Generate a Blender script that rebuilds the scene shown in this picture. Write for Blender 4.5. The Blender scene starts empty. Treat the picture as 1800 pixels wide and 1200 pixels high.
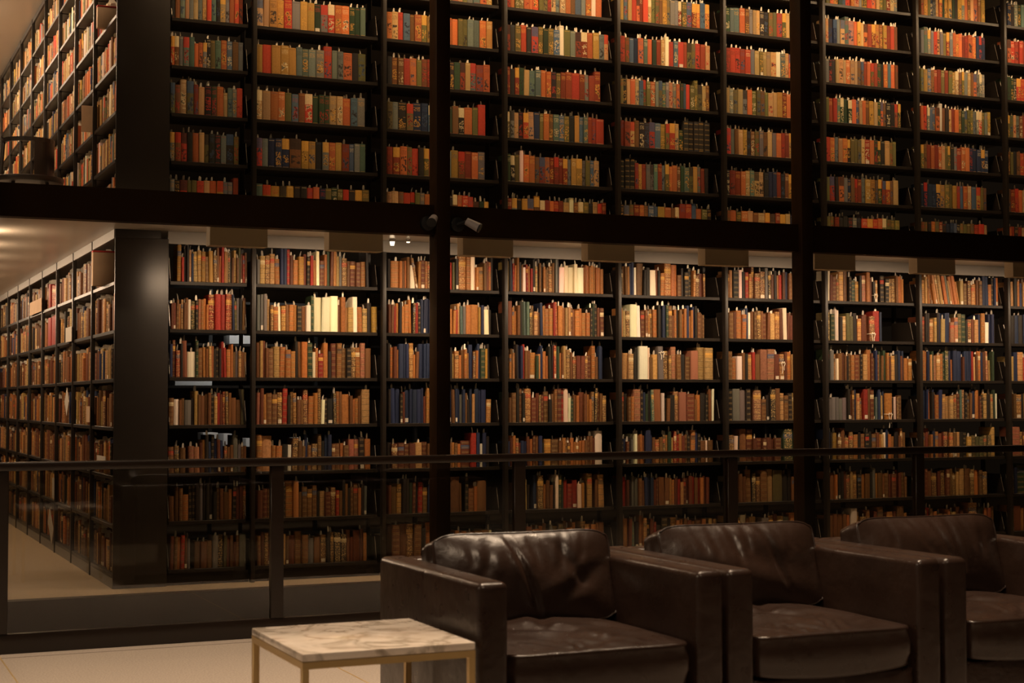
import bpy, bmesh, math, random, re
import numpy as np
from mathutils import Matrix, Vector

# ------------------------------------------------------------------ scene, camera, world, exposure
S = bpy.context.scene
S.view_settings.view_transform = 'Standard'
S.view_settings.look = 'None'
S.view_settings.gamma = 1.0
S.view_settings.use_curve_mapping = False
S.view_settings.exposure = 0.0
C = S.collection

FPX, YAW, PITCH, ROLL = 2728.15, 0.41958, 0.03833, -0.00182
CAM = Vector((-2.62306, -10.10905, 1.19059))
cy, sy = math.cos(YAW), math.sin(YAW)
FW = Vector((sy*math.cos(PITCH), cy*math.cos(PITCH), math.sin(PITCH)))
R0 = Vector((cy, -sy, 0)); U0 = R0.cross(FW)
RT = R0*math.cos(ROLL) + U0*math.sin(ROLL); UP = U0*math.cos(ROLL) - R0*math.sin(ROLL)
cd = bpy.data.cameras.new('camera'); cam = bpy.data.objects.new('camera', cd); C.objects.link(cam)
cam.matrix_world = Matrix(((RT.x, UP.x, -FW.x, CAM.x), (RT.y, UP.y, -FW.y, CAM.y), (RT.z, UP.z, -FW.z, CAM.z), (0, 0, 0, 1)))
cd.sensor_width = 36; cd.lens = FPX/1800*36; cd.clip_start = .05; cd.clip_end = 200
cd.dof.use_dof = True; cd.dof.focus_distance = 10.6; cd.dof.aperture_fstop = 5.6
S.camera = cam

W_ = bpy.data.worlds.new('night'); S.world = W_; W_.use_nodes = True
W_.node_tree.nodes['Background'].inputs[0].default_value = (1.0, .66, .42, 1)
W_.node_tree.nodes['Background'].inputs[1].default_value = .006

WARM = (1.0, .71, .49)
def lamp(kind, name, loc, power, color=WARM, aim=None, size=.05, size_y=None, spread=None, spot=None):
    d = bpy.data.lights.new(name, kind); d.energy = power; d.color = color
    if kind == 'AREA':
        d.size = size
        if size_y: d.shape = 'RECTANGLE'; d.size_y = size_y
        if spread: d.spread = spread
    else:
        d.shadow_soft_size = size
    if spot: d.spot_size = spot; d.spot_blend = .6
    o = bpy.data.objects.new(name, d); C.objects.link(o); o.location = loc
    if aim is not None:
        o.rotation_euler = Vector(aim).to_track_quat('-Z', 'Y').to_euler()
    return o

# tier levels: floor, ceiling underside
TIER = 2.352
ZL, ZU = 0.0, TIER
BAY = .914; SIDE = .878
XL, XR = -.905, -.5625
BOXX = [-.285, .468, 1.378, 2.29, 3.21, 4.13, 5.05, 5.97, 6.88]
# lamps tucked behind the ceiling boxes of the aisle, shining on the stacks
P_LOW, P_UP, P_CEIL = 8.8, 8.8, 1.3
for x in BOXX:
    lamp('AREA', 'aisle_lamp_light', (x, -.60, 2.20), P_LOW*(.55 if x < 0 else 1), aim=(0, .40, -.92), size=.5, size_y=.05, spread=2.7)
    lamp('POINT', 'aisle_lamp_glow', (x, -.58, 2.19), P_CEIL, size=.03)
    lamp('AREA', 'aisle_lamp_light', (x, -.62, TIER+2.20), P_UP*(.5 if x < 0 else .75 if x < 1.3 else 1), aim=(0, .45, -.89), size=.6, size_y=.05, spread=2.7, color=(1.0, .66, .38))
# lamps of the side aisle
for k in range(8):
    y = .40+k*.93
    lamp('POINT', 'side_aisle_lamp_light', (-1.66, y, 2.23), 6.0, size=.04)
    lamp('AREA', 'side_aisle_lamp_light', (-1.72, y, 2.2), 5, aim=(.8, 0, -.6), size=.4, size_y=.05)
    lamp('AREA', 'side_aisle_lamp_light', (-1.80, y, TIER+2.20), 15, aim=(.75, 0, -.65), size=.5, size_y=.05)
lamp('POINT', 'side_aisle_lamp_light', (-2.1, 4.2, TIER+2.0), 5, size=.05)
# cool office light in the corridor behind the stacks
lamp('AREA', 'corridor_lamp_light', (.6, 1.5, 2.2), 3.2, color=(1.0, .95, .92), aim=(.1, .75, -.8), size=1.2, size_y=.15, spread=1.9)
# the tall hall around the tower: soft light from high up
HALL = (1.0, .74, .50)
lamp('AREA', 'hall_light', (-16, -6, 8.0), 330, color=HALL, aim=(16, 2, -7.5), size=6, size_y=2)
for (x, y, z, p) in ((-.7, -4.8, 6.0, 36), (.5, -4.8, 6.0, 32), (1.7, -4.8, 6.0, 32), (-4.0, -3.7, 6.0, 52), (-4.8, -9.5, 6.4, 20), (3, -11, 9, 30)):
    lamp('AREA', 'hall_downlight', (x, y, z), p, aim=(0, 0, -1), size=.35, color=HALL, spread=1.25)
lamp('AREA', 'hall_spotlight_light', (-2.2, -11.5, 7.2), 17, aim=(2.6, 6, -6.6), size=.5, color=HALL, spread=1.0)

# ------------------------------------------------------------------ helpers
def s2l(c): return tuple(((v/255)/12.92 if v/255 <= .04045 else ((v/255+.055)/1.055)**2.4) for v in c)
def tag(o, label=None, cat=None, group=None, kind=None):
    if label: o['label'] = label
    if cat: o['category'] = cat
    if group: o['group'] = group
    if kind: o['kind'] = kind
    return o
def empty(name, loc, rz=0):
    o = bpy.data.objects.new(name, None); C.objects.link(o); o.location = loc; o.rotation_euler = (0, 0, rz)
    o.empty_display_size = .1
    return o
def link(name, me, parent=None, loc=None):
    o = bpy.data.objects.new(name, me); C.objects.link(o)
    if parent: o.parent = parent
    if loc: o.location = loc
    return o
class MB:
    "collects boxes, prisms and lathes into one mesh"
    def __init__(s): s.v = []; s.f = []
    def box(s, x0, x1, y0, y1, z0, z1):
        n = len(s.v)
        s.v += [(x0, y0, z0), (x1, y0, z0), (x1, y1, z0), (x0, y1, z0), (x0, y0, z1), (x1, y0, z1), (x1, y1, z1), (x0, y1, z1)]
        s.f += [(n, n+3, n+2, n+1), (n+4, n+5, n+6, n+7), (n, n+1, n+5, n+4), (n+1, n+2, n+6, n+5), (n+2, n+3, n+7, n+6), (n+3, n, n+4, n+7)]
        return s
    def prism(s, pts, axis, a, b):
        "outline pts extruded along axis from a to b"
        n = len(s.v); k = len(pts)
        for t in (a, b):
            for p in pts:
                s.v.append((t, p[0], p[1]) if axis == 'x' else (p[0], t, p[1]) if axis == 'y' else (p[0], p[1], t))
        s.f.append(tuple(range(n, n+k))[::-1]); s.f.append(tuple(range(n+k, n+2*k)))
        for i in range(k):
            j = (i+1) % k; s.f.append((n+i, n+j, n+k+j, n+k+i))
        return s
    def tube(s, p0, p1, r0, r1=None, seg=16):
        r1 = r0 if r1 is None else r1
        p0, p1 = Vector(p0), Vector(p1); d = (p1-p0).normalized(); a = d.orthogonal().normalized(); b = d.cross(a)
        n = len(s.v)
        for p, r in ((p0, r0), (p1, r1)):
            for i in range(seg):
                t = 2*math.pi*i/seg; s.v.append(tuple(p+a*r*math.cos(t)+b*r*math.sin(t)))
        s.f.append(tuple(range(n, n+seg))[::-1]); s.f.append(tuple(range(n+seg, n+2*seg)))
        for i in range(seg):
            j = (i+1) % seg; s.f.append((n+i, n+j, n+seg+j, n+seg+i))
        return s
    def mesh(s, name, mat, bevel=0, seg=2, smooth=False):
        me = bpy.data.meshes.new(name); me.from_pydata(s.v, [], s.f); me.update()
        bm = bmesh.new(); bm.from_mesh(me)
        bmesh.ops.recalc_face_normals(bm, faces=bm.faces)
        if bevel:
            bmesh.ops.bevel(bm, geom=[e for e in bm.edges if e.calc_face_angle(0) > .5], offset=bevel, segments=seg, affect='EDGES', profile=.5, clamp_overlap=True)
        bm.to_mesh(me); bm.free()
        if smooth or bevel:
            me.shade_smooth()
            try: me.set_sharp_from_angle(angle=math.radians(40))
            except Exception: pass
        me.materials.append(mat)
        return me
    def build(s, name, mat, parent=None, bevel=0, seg=2, smooth=False, loc=None):
        return link(name, s.mesh(name, mat, bevel, seg, smooth), parent, loc)
def copy_tree(o, parent=None):
    c = o.copy(); C.objects.link(c)
    if parent: c.parent = parent
    for ch in list(o.children): copy_tree(ch, c)
    return c

# ------------------------------------------------------------------ materials
def mat(name, col, rough=.5, metal=0, spec=.5, noise=None, bump=None):
    m = bpy.data.materials.new(name); m.use_nodes = True; nt = m.node_tree; b = nt.nodes['Principled BSDF']
    b.inputs['Base Color'].default_value = (*col, 1); b.inputs['Roughness'].default_value = rough
    b.inputs['Metallic'].default_value = metal; b.inputs['Specular IOR Level'].default_value = spec
    tc = nt.nodes.new('ShaderNodeTexCoord')
    if noise:
        n = nt.nodes.new('ShaderNodeTexNoise'); n.inputs['Scale'].default_value = noise[0]; n.inputs['Detail'].default_value = 6
        nt.links.new(tc.outputs['Object'], n.inputs['Vector'])
        mr = nt.nodes.new('ShaderNodeMapRange'); mr.inputs[1].default_value = .3; mr.inputs[2].default_value = .7
        mr.inputs[3].default_value = 1-noise[1]; mr.inputs[4].default_value = 1+noise[1]
        nt.links.new(n.outputs[0], mr.inputs[0])
        mx = nt.nodes.new('ShaderNodeVectorMath'); mx.operation = 'SCALE'; mx.inputs[0].default_value = col
        nt.links.new(mr.outputs[0], mx.inputs['Scale']); nt.links.new(mx.outputs[0], b.inputs['Base Color'])
    if bump:
        n = nt.nodes.new('ShaderNodeTexNoise'); n.inputs['Scale'].default_value = bump[0]; n.inputs['Detail'].default_value = 4
        nt.links.new(tc.outputs['Object'], n.inputs['Vector'])
        bp = nt.nodes.new('ShaderNodeBump'); bp.inputs['Strength'].default_value = bump[1]; bp.inputs['Distance'].default_value = .01
        nt.links.new(n.outputs[0], bp.inputs['Height']); nt.links.new(bp.outputs[0], b.inputs['Normal'])
    return m
M = {}
M['steel'] = mat('dark_painted_steel', (.018, .0135, .010), .42, 0, .35, noise=(9, .12))
M['panel'] = mat('end_panel_steel', (.022, .017, .014), .36, 0, .5, noise=(4, .1))
M['bronze'] = mat('bronze_cladding', (.022, .010, .003), .5, 0, .10, noise=(3, .15))
M['edge'] = mat('bare_metal_edge', (.38, .34, .28), .35, .3)
M['rail'] = mat('rail_bronze', (.009, .004, .0015), .30, .0, .5, noise=(5, .1))
M['header'] = mat('grey_header_paint', (.24, .22, .20), .55)
M['boxpaint'] = mat('beige_paint', (.50, .40, .27), .6)
M['ceil'] = mat('ceiling_paint', (.50, .44, .36), .32, 0, .5, noise=(2, .05))
M['tfloor'] = mat('tower_floor', (.42, .31, .20), .6, noise=(30, .12))
M['pfloor'] = mat('granite_floor', (.37, .31, .26), .65, noise=(120, .22), bump=(300, .1))
M['brass'] = mat('brass', (.62, .44, .20), .38, .75, .5)
M['inlay'] = mat('brass_inlay', (.75, .55, .28), .4, .6)
M['seam'] = mat('floor_joint', (.16, .13, .11), .8)
M['black'] = mat('black_plastic', (.012, .012, .012), .4)
M['lampgrey'] = mat('lamp_grey', (.42, .38, .38), .4, .1)
M['chair'] = mat('dark_metal_chair', (.02, .015, .012), .4)
M['paper'] = mat('paper_slip', (.92, .84, .68), .8)
M['slip'] = mat('grey_paper_slip', (.52, .46, .38), .8)
M['page'] = mat('page_block', (.45, .36, .24), .9, noise=(200, .15))
M['tan'] = mat('tan_box_board', (.50, .33, .20), .8, noise=(10, .08))
M['red'] = mat('red_cloth', (.42, .03, .02), .7)
M['white'] = mat('white_card', (.75, .75, .75), .8)
M['wall'] = mat('far_wall', (.05, .035, .025), .7, noise=(1, .3))
def emis(name, col, s):
    m = bpy.data.materials.new(name); m.use_nodes = True; b = m.node_tree.nodes['Principled BSDF']
    b.inputs['Base Color'].default_value = (.8, .8, .8, 1); b.inputs['Emission Color'].default_value = (*col, 1); b.inputs['Emission Strength'].default_value = s
    return m
M['bulb'] = emis('lit_bulb', (1, .75, .5), 6)
def glass(name, tint, rough=0.0, ior=1.5, boost=1.8):
    m = bpy.data.materials.new(name); m.use_nodes = True; nt = m.node_tree; nt.nodes.clear()
    o = nt.nodes.new('ShaderNodeOutputMaterial'); mx = nt.nodes.new('ShaderNodeMixShader')
    t = nt.nodes.new('ShaderNodeBsdfTransparent'); t.inputs[0].default_value = (*tint, 1)
    g = nt.nodes.new('ShaderNodeBsdfGlossy'); g.inputs['Roughness'].default_value = rough
    f = nt.nodes.new('ShaderNodeFresnel'); f.inputs[0].default_value = ior
    ge = nt.nodes.new('ShaderNodeNewGeometry'); k = nt.nodes.new('ShaderNodeMath'); k.operation = 'MULTIPLY_ADD'; k.inputs[1].default_value = -1; k.inputs[2].default_value = 1
    nt.links.new(ge.outputs['Backfacing'], k.inputs[0]); k2 = nt.nodes.new('ShaderNodeMath'); k2.operation = 'MULTIPLY'
    nt.links.new(f.outputs[0], k2.inputs[0]); nt.links.new(k.outputs[0], k2.inputs[1])
    k3 = nt.nodes.new('ShaderNodeMath'); k3.operation = 'MULTIPLY'; k3.use_clamp = True; k3.inputs[1].default_value = boost; nt.links.new(k2.outputs[0], k3.inputs[0])
    nt.links.new(k3.outputs[0], mx.inputs[0]); nt.links.new(t.outputs[0], mx.inputs[1]); nt.links.new(g.outputs[0], mx.inputs[2]); nt.links.new(mx.outputs[0], o.inputs[0])
    return m
M['glass'] = glass('tower_glass', (.96, .96, .93), boost=1.0)
M['railglass'] = glass('rail_glass', (.80, .79, .74), .0, 1.5, 1.6)

def N(nt, t, **k):
    n = nt.nodes.new(t)
    for a, b in k.items(): setattr(n, a, b)
    return n
class Sh:
    "small node-graph helper"
    def __init__(s, name):
        s.m = bpy.data.materials.new(name); s.m.use_nodes = True; s.nt = s.m.node_tree; s.b = s.nt.nodes['Principled BSDF']
    def math(s, op, a, b=None, c=None, clamp=False):
        n = N(s.nt, 'ShaderNodeMath', operation=op); n.use_clamp = clamp
        for i, v in enumerate((a, b, c)):
            if v is None: continue
            if isinstance(v, (int, float)): n.inputs[i].default_value = v
            else: s.nt.links.new(v, n.inputs[i])
        return n.outputs[0]
    def band(s, v, a, b):
        return s.math('MULTIPLY', s.math('GREATER_THAN', v, a), s.math('LESS_THAN', v, b))
    def comb(s, x, y, z):
        n = N(s.nt, 'ShaderNodeCombineXYZ')
        for i, v in enumerate((x, y, z)):
            if isinstance(v, (int, float)): n.inputs[i].default_value = v
            else: s.nt.links.new(v, n.inputs[i])
        return n.outputs[0]
    def noise(s, vec, scale, detail=2, rough=.5):
        n = N(s.nt, 'ShaderNodeTexNoise'); n.inputs['Scale'].default_value = scale; n.inputs['Detail'].default_value = detail; n.inputs['Roughness'].default_value = rough
        s.nt.links.new(vec, n.inputs['Vector']); return n.outputs[0]
    def mix(s, f, a, b, mode='MIX'):
        n = N(s.nt, 'ShaderNodeMix', data_type='RGBA', blend_type=mode)
        for i, v in ((0, f), (6, a), (7, b)):
            if isinstance(v, (int, float)): n.inputs[i].default_value = v
            elif isinstance(v, tuple): n.inputs[i].default_value = (*v, 1)
            else: s.nt.links.new(v, n.inputs[i])
        return n.outputs[2]
    def attr(s, name):
        n = N(s.nt, 'ShaderNodeAttribute', attribute_name=name); return n
def book_material(name, leather):
    s = Sh(name); loc = s.attr('loc'); col = s.attr('col'); orn = s.attr('orn')
    sp = N(s.nt, 'ShaderNodeSeparateXYZ'); s.nt.links.new(loc.outputs['Vector'], sp.inputs[0])
    u, v, seed = sp.outputs; style = orn.outputs['Alpha']
    inside = s.band(u, .1, .9); spine = s.math('GREATER_THAN', u, -.01)
    sd = s.math('MULTIPLY', seed, 97.3)
    if not leather:
        p = s.noise(s.comb(s.math('MULTIPLY', u, 1.1), s.math('MULTIPLY', v, 4.4), sd), 2.3, 3)
        r1 = s.math('FRACT', s.math('MULTIPLY', seed, 13.7)); r2 = s.math('FRACT', s.math('MULTIPLY', seed, 29.1))
        top = s.math('MULTIPLY_ADD', r1, .25, .42); bot = s.math('MULTIPLY_ADD', r2, .15, .06)
        region = s.math('MULTIPLY', s.math('LESS_THAN', v, top), s.math('GREATER_THAN', v, bot))
        pic = s.math('MULTIPLY', s.math('GREATER_THAN', p, .50), s.math('MULTIPLY', region, s.math('GREATER_THAN', style, .40)))
        l = s.math('GREATER_THAN', s.math('SINE', s.math('MULTIPLY', v, 150)), .1)
        tn = s.math('GREATER_THAN', s.noise(s.comb(s.math('MULTIPLY', u, 6), s.math('MULTIPLY', v, 30), sd), 1.7, 1), .47)
        title = s.math('MULTIPLY', s.math('MULTIPLY', l, tn), s.math('MULTIPLY', s.band(v, .72, .88), s.math('GREATER_THAN', style, .25)))
        rule = s.math('ADD', s.band(v, .93, .95), s.band(v, .03, .045))
        mask = s.math('MULTIPLY', inside, s.math('ADD', pic, s.math('ADD', title, s.math('MULTIPLY', rule, .6)), None, True), None, True)
        blk = s.math('MULTIPLY', s.math('GREATER_THAN', style, .80), s.math('MULTIPLY', spine, s.math('GREATER_THAN', v, .64)))
        c0 = s.mix(s.math('MULTIPLY', blk, .85), col.outputs['Color'], orn.outputs['Color'])
        rb = s.math('MULTIPLY', s.math('LESS_THAN', style, 0), s.math('MULTIPLY', inside, s.math('LESS_THAN', s.math('ABSOLUTE', s.math('SUBTRACT', s.math('FRACT', s.math('MULTIPLY', v, 6.0)), .5)), .12)))
        c0 = s.mix(s.math('MULTIPLY', rb, .7), c0, (.22, .15, .06))
        dk = s.math('MULTIPLY', s.math('MULTIPLY', pic, inside), s.math('GREATER_THAN', p, .58))
        c1 = s.mix(s.math('MULTIPLY', mask, .75), c0, orn.outputs['Color'])
        c1 = s.mix(s.math('MULTIPLY', dk, .8), c1, (.03, .03, .03))
    else:
        fr = s.math('FRACT', s.math('MULTIPLY_ADD', v, 5.6, .35)); d = s.math('ABSOLUTE', s.math('SUBTRACT', fr, .5))
        bandm = s.math('LESS_THAN', d, .07); gl = s.math('MULTIPLY', s.math('GREATER_THAN', d, .075), s.math('LESS_THAN', d, .13))
        has = s.math('GREATER_THAN', style, .30)
        gn = s.math('GREATER_THAN', s.noise(s.comb(s.math('MULTIPLY', u, 3), s.math('MULTIPLY', v, 12), sd), 2.5, 2), .53)
        gilt = s.math('MULTIPLY', s.math('MULTIPLY', inside, has), s.math('MAXIMUM', s.math('MULTIPLY', gl, .75), s.math('MULTIPLY', s.math('MULTIPLY', gn, s.math('GREATER_THAN', style, .78)), s.math('GREATER_THAN', d, .14))))
        mot = s.noise(s.comb(s.math('MULTIPLY', u, 1.5), s.math('MULTIPLY', v, 7), sd), 2.0, 4, .7)
        c0 = s.mix(s.math('MULTIPLY', s.math('GREATER_THAN', style, .08), s.math('MULTIPLY', s.math('SUBTRACT', mot, .42), 2.2, None, True)), col.outputs['Color'], s.mix(1.0, col.outputs['Color'], (.45, .40, .36), 'MULTIPLY'))
        lab = s.math('MULTIPLY', s.math('MULTIPLY', s.band(v, .70, .84), spine), s.math('GREATER_THAN', style, .62))
        c0 = s.mix(s.math('MULTIPLY', lab, .8), c0, orn.outputs['Color'])
        c0 = s.mix(s.math('MULTIPLY', s.math('MULTIPLY', bandm, spine), s.math('MULTIPLY', has, .45)), c0, (.02, .01, .006))
        c1 = s.mix(s.math('MULTIPLY', gilt, .8), c0, (.62, .42, .17))
        bp = N(s.nt, 'ShaderNodeBump'); bp.inputs['Strength'].default_value = .6; bp.inputs['Distance'].default_value = .002
        s.nt.links.new(s.math('MULTIPLY', bandm, has), bp.inputs['Height']); s.nt.links.new(bp.outputs[0], s.b.inputs['Normal'])
    # paper shelf-mark label near the foot of a few spines
    st = s.math('MULTIPLY', s.math('MULTIPLY', s.band(v, .03, .15), s.band(u, .15, .85)), s.math('GREATER_THAN', s.math('FRACT', s.math('MULTIPLY', seed, 71.9)), .93 if leather else .985))
    c1 = s.mix(st, c1, (.72, .62, .48))
    g = s.noise(s.comb(s.math('MULTIPLY', u, 2), s.math('MULTIPLY', v, 9), s.math('ADD', sd, 5.0)), 3.0, 4, .7)
    c1 = s.mix(s.math('MULTIPLY_ADD', s.math('GREATER_THAN', s.math('ABSOLUTE', style), .08), .75, .25), c1, s.mix(1.0, c1, s.mix(g, (.55, .55, .55), (1.3, 1.26, 1.18)), 'MULTIPLY'))
    s.nt.links.new(c1, s.b.inputs['Base Color'])
    s.b.inputs['Roughness'].default_value = .55 if leather else .7
    s.b.inputs['Specular IOR Level'].default_value = .35 if leather else .2
    return s.m
M['cloth'] = book_material('book_cloth', False)
M['leather'] = book_material('book_leather', True)

def marble():
    s = Sh('veined_marble'); tc = N(s.nt, 'ShaderNodeTexCoord'); 
    n1 = N(s.nt, 'ShaderNodeTexNoise'); n1.inputs['Scale'].default_value = 4; n1.inputs['Detail'].default_value = 5; n1.inputs['Distortion'].default_value = 1.6
    s.nt.links.new(tc.outputs['Object'], n1.inputs['Vector'])
    v = s.math('ABSOLUTE', s.math('SUBTRACT', n1.outputs[0], .5))
    vein = s.math('SUBTRACT', 1.0, s.math('MULTIPLY', v, 17), None, True)
    n2 = s.noise(tc.outputs['Object'], 9, 3)
    f = s.math('MULTIPLY', vein, s.math('MULTIPLY', s.math('SUBTRACT', n2, .22), 3.0, None, True))
    c = s.mix(s.math('MULTIPLY', f, .85), (.80, .70, .60), (.30, .24, .17))
    cloud = s.noise(tc.outputs['Object'], 5, 4)
    c = s.mix(s.math('MULTIPLY', s.math('SUBTRACT', cloud, .47), 2.6, None, True), c, (.50, .38, .28))
    s.nt.links.new(c, s.b.inputs['Base Color']); s.b.inputs['Roughness'].default_value = .12
    return s.m
M['marble'] = marble()
def hide():
    s = Sh('brown_leather'); tc = N(s.nt, 'ShaderNodeTexCoord'); o = tc.outputs['Object']
    n = s.noise(o, 5, 4)
    s.nt.links.new(s.mix(n, (.012, .006, .004), (.036, .019, .013)), s.b.inputs['Base Color'])
    r = s.math('MULTIPLY_ADD', s.noise(o, 14, 4), .20, .20); s.nt.links.new(r, s.b.inputs['Roughness'])
    h = s.math('ADD', s.math('MULTIPLY', s.noise(o, 9, 3), 1.0), s.math('MULTIPLY', s.noise(o, 260, 2), .05))
    bp = N(s.nt, 'ShaderNodeBump'); bp.inputs['Strength'].default_value = .28; bp.inputs['Distance'].default_value = .02
    s.nt.links.new(h, bp.inputs['Height']); s.nt.links.new(bp.outputs[0], s.b.inputs['Normal'])
    return s.m
M['hide'] = hide()

# ------------------------------------------------------------------ setting
def struct(name, mb, m, **k):
    return tag(mb.build(name, m, **k), kind='structure')
struct('floor', MB().box(-12, 14, -22, -2.33, -.12, 0), M['pfloor'])
struct('tower_floor', MB().box(-7, 12, -.90, 10, -.10, 0), M['tfloor'])
struct('ceiling', MB().box(-7, 12, -.90, 10, 2.30, TIER), M['ceil'])
struct('upper_ceiling', MB().box(-7, 12, -.90, 10, TIER+2.30, 2*TIER), M['ceil'])
struct('wall_back', MB().box(-7, 12, 10, 10.2, -.1, 4.7), M['wall'])
struct('wall_front', MB().box(-12, 14, -22.2, -22, 0, 5), M['wall'])
struct('wall_left', MB().box(-3.9, -3.8, .9, 10, 0, 4.7), M['wall'])
struct('pit_floor', MB().box(-12, 14, -2.33, -.9, -3.1, -3.0), M['wall'])
for i, z in enumerate((-.115, TIER-.115, 2*TIER-.115)):
    struct('steel_beam', MB().box(-7, 12, -1.0, -.90, z, z+.19), M['bronze'])
for i, x in enumerate((-4.534, -1.792, .950, 3.692, 6.434, 9.176)):
    struct('steel_column', MB().box(x-.046, x+.046, -1.045, -.915, -3, 5.6), M['bronze'], bevel=.003)
n = 0
for i, x in enumerate((-4.534, -1.792, .950, 3.692, 6.434)):
    for j in range(2):
        n += 1
        struct('window_%d' % n, MB().box(x+.047, x+2.742-.047, -.955, -.945, j*TIER+.076, j*TIER+TIER-.116), M['glass'])
for k in range(-2, 6):
    x = -1.838+1.352*k
    struct('trim_%d' % (k+3), MB().box(x-.003, x+.003, -14, -2.45, -.001, .0015), M['inlay'])
struct('trim_9', MB().box(-12, 14, -2.512, -2.506, -.001, .001), M['seam'])

# boxy soffits hanging under the aisle ceiling, one per bay
def ordn(n):
    w = ['zeroth', 'first', 'second', 'third', 'fourth', 'fifth', 'sixth', 'seventh', 'eighth', 'ninth', 'tenth', 'eleventh', 'twelfth', 'thirteenth', 'fourteenth', 'fifteenth', 'sixteenth', 'seventeenth', 'eighteenth', 'nineteenth']
    if n < 20: return w[n]
    t = {2: 'twent', 3: 'thirt', 4: 'fort', 5: 'fift'}[n//10]
    return t+'ieth' if n % 10 == 0 else t+'y-'+w[n % 10]
bx = MB().box(-.18, .18, -.05, .05, 0, .158).mesh('ceiling_box', M['boxpaint'], .002, 1)
for i, x in enumerate(BOXX[:8]):
    o = link('ceiling_box', bx, loc=(x, -.71, 2.142))
    tag(o, 'beige box under the lower aisle ceiling, %s from the dark corner panel' % ordn(i+1), 'ceiling box', 'beige boxes under the aisle ceiling')

# small lit ceiling lamps seen past the second box
for x, y, s, lb in ((.945, -.10, 1.0, 'brighter small lit ceiling spotlight beside the second beige box'), (1.05, -.13, .75, 'dimmer flush ceiling lamp near the broad steel column')):
    o = empty('ceiling_lamp', (x, y, 2.30)); tag(o, lb, 'ceiling lamp')
    MB().tube((0, 0, 0), (0, 0, -.018), .022*s, .020*s).build('lamp_housing', M['header'], o)
    MB().tube((0, 0, -.0185), (0, 0, -.024-.02*(s > .9)), .017*s, .012*s).build('bulb', M['bulb'], o)

# black spotlights fixed to the beam either side of the column
for x, dirx, lb in ((.852, -1, 'black spotlight on beam, just before the broad steel column, facing the stacks'), (1.052, 1, 'black spotlight on beam with tilted grey barrel, just past the steel column')):
    o = empty('spotlight', (x, -1.0, 2.306)); tag(o, lb, 'spotlight', 'spotlights on the beam')
    MB().tube((0, 0, 0), (0, -.035, 0), .047, .045, 24).build('base_plate', M['black'], o, bevel=.003)
    MB().tube((0, -.03, 0), (.02*(dirx > 0)+.01, -.085, .014), .013, .011).build('swivel', M['black'], o)
    a = Vector((.040, -.080, .018)) if dirx > 0 else Vector((.022, -.075, .030))
    b = Vector((.105, -.125, -.024)) if dirx > 0 else Vector((-.015, -.13, -.005))
    MB().tube(a, b, .024, .030, 24).build('lamp_barrel', M['lampgrey'], o)
    MB().tube(b, b+(b-a)*.12, .030, .031, 24).build('lamp_rim', M['black'], o)

# ------------------------------------------------------------------ glass guard rail
o = empty('guard_rail', (0, -2.385, 0)); tag(o, 'bronze guard rail with clear glass panels between platform and book tower', 'railing')
MB().box(-7, 9, -.035, .03, .863, .9045).build('handrail', M['rail'], o, bevel=.006)
MB().box(-7, 9, -.015, .02, .0, .095).build('base_rail', M['rail'], o, bevel=.003)
px = [-4.534, -3.182, -1.83, -.491, .861, 2.213, 3.558, 4.91, 6.26, 7.61]
pm = MB().box(-.033, .033, -.02, .02, .095, .863).mesh('rail_post', M['rail'], .002, 1)
for x in px: link('rail_post', pm, o, (x, 0, 0))
for a, b in zip(px, px[1:]):
    MB().box(a+.034, b-.034, -.005, .005, .096, .862).build('glass_pane', M['railglass'], o)

# ------------------------------------------------------------------ book stacks
SHZ = [2.18299-.20848-.31197*i for i in range(7)]       # lower tier, top to bottom
SHU = [4.652-.31483*i-TIER for i in range(8)][1:]        # upper tier, relative to its floor
def bracket_mesh():
    me = MB().prism([(.02, .0), (.29, .0), (.29, .16), (.06, .16), (.02, .02)], 'x', -.0015, .0015).mesh('bracket', M['steel'])
    me.materials.append(M['edge'])
    for p in me.polygons:       # the bare metal edge of the sloping front
        c = p.center
        if abs(c.y-.04) < .004 and abs(c.z-.09) < .01 and p.area < .001: p.material_index = 1
    return me
BR = bracket_mesh()
def bay(x0, w, z0, zs, label, group, header=True):
    o = empty('bookcase', (x0, 0, z0)); tag(o, label, 'bookcase', group)
    sm = MB().box(.014, w-.040, .0, .29, -.023, 0).mesh('shelf', M['steel'], .0015, 1)
    for z in zs:
        link('shelf', sm, o, (0, 0, z))
        link('bracket', BR, o, (.018, 0, z)); link('bracket', BR, o, (w-.038, 0, z))
    top = 2.2175 if header else 2.298
    MB().box(w-.014, w+.013, -.035, .015, 0, top).build('upright', M['steel'], o, bevel=.002)
    MB().box(w-.010, w+.010, .295, .33, 0, 2.29).build('rear_upright', M['steel'], o)
    if header: MB().box(0, w, .0, .02, 2.2180, 2.299).build('header', M['header'], o)
    MB().box(0, w-.015, .03, .05, .0, zs[-1]-.024).build('plinth', M['steel'], o)
    return o
for t, (z0, zs, nm) in enumerate(((ZL, SHZ, 'lower'), (ZU, SHU, 'upper'))):
    bay(-.5625, .5625, z0, zs, 'narrow dark steel bookcase bay beside the corner panel on the %s tier' % nm, 'bookcase bays of the %s tier' % nm, t == 0)
    for k in range(8):
        bay(k*BAY, BAY, z0, zs, 'dark steel bookcase bay of the %s tier, %s full bay from the corner' % (nm, ordn(k+1)), 'bookcase bays of the %s tier' % nm, t == 0)
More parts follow.
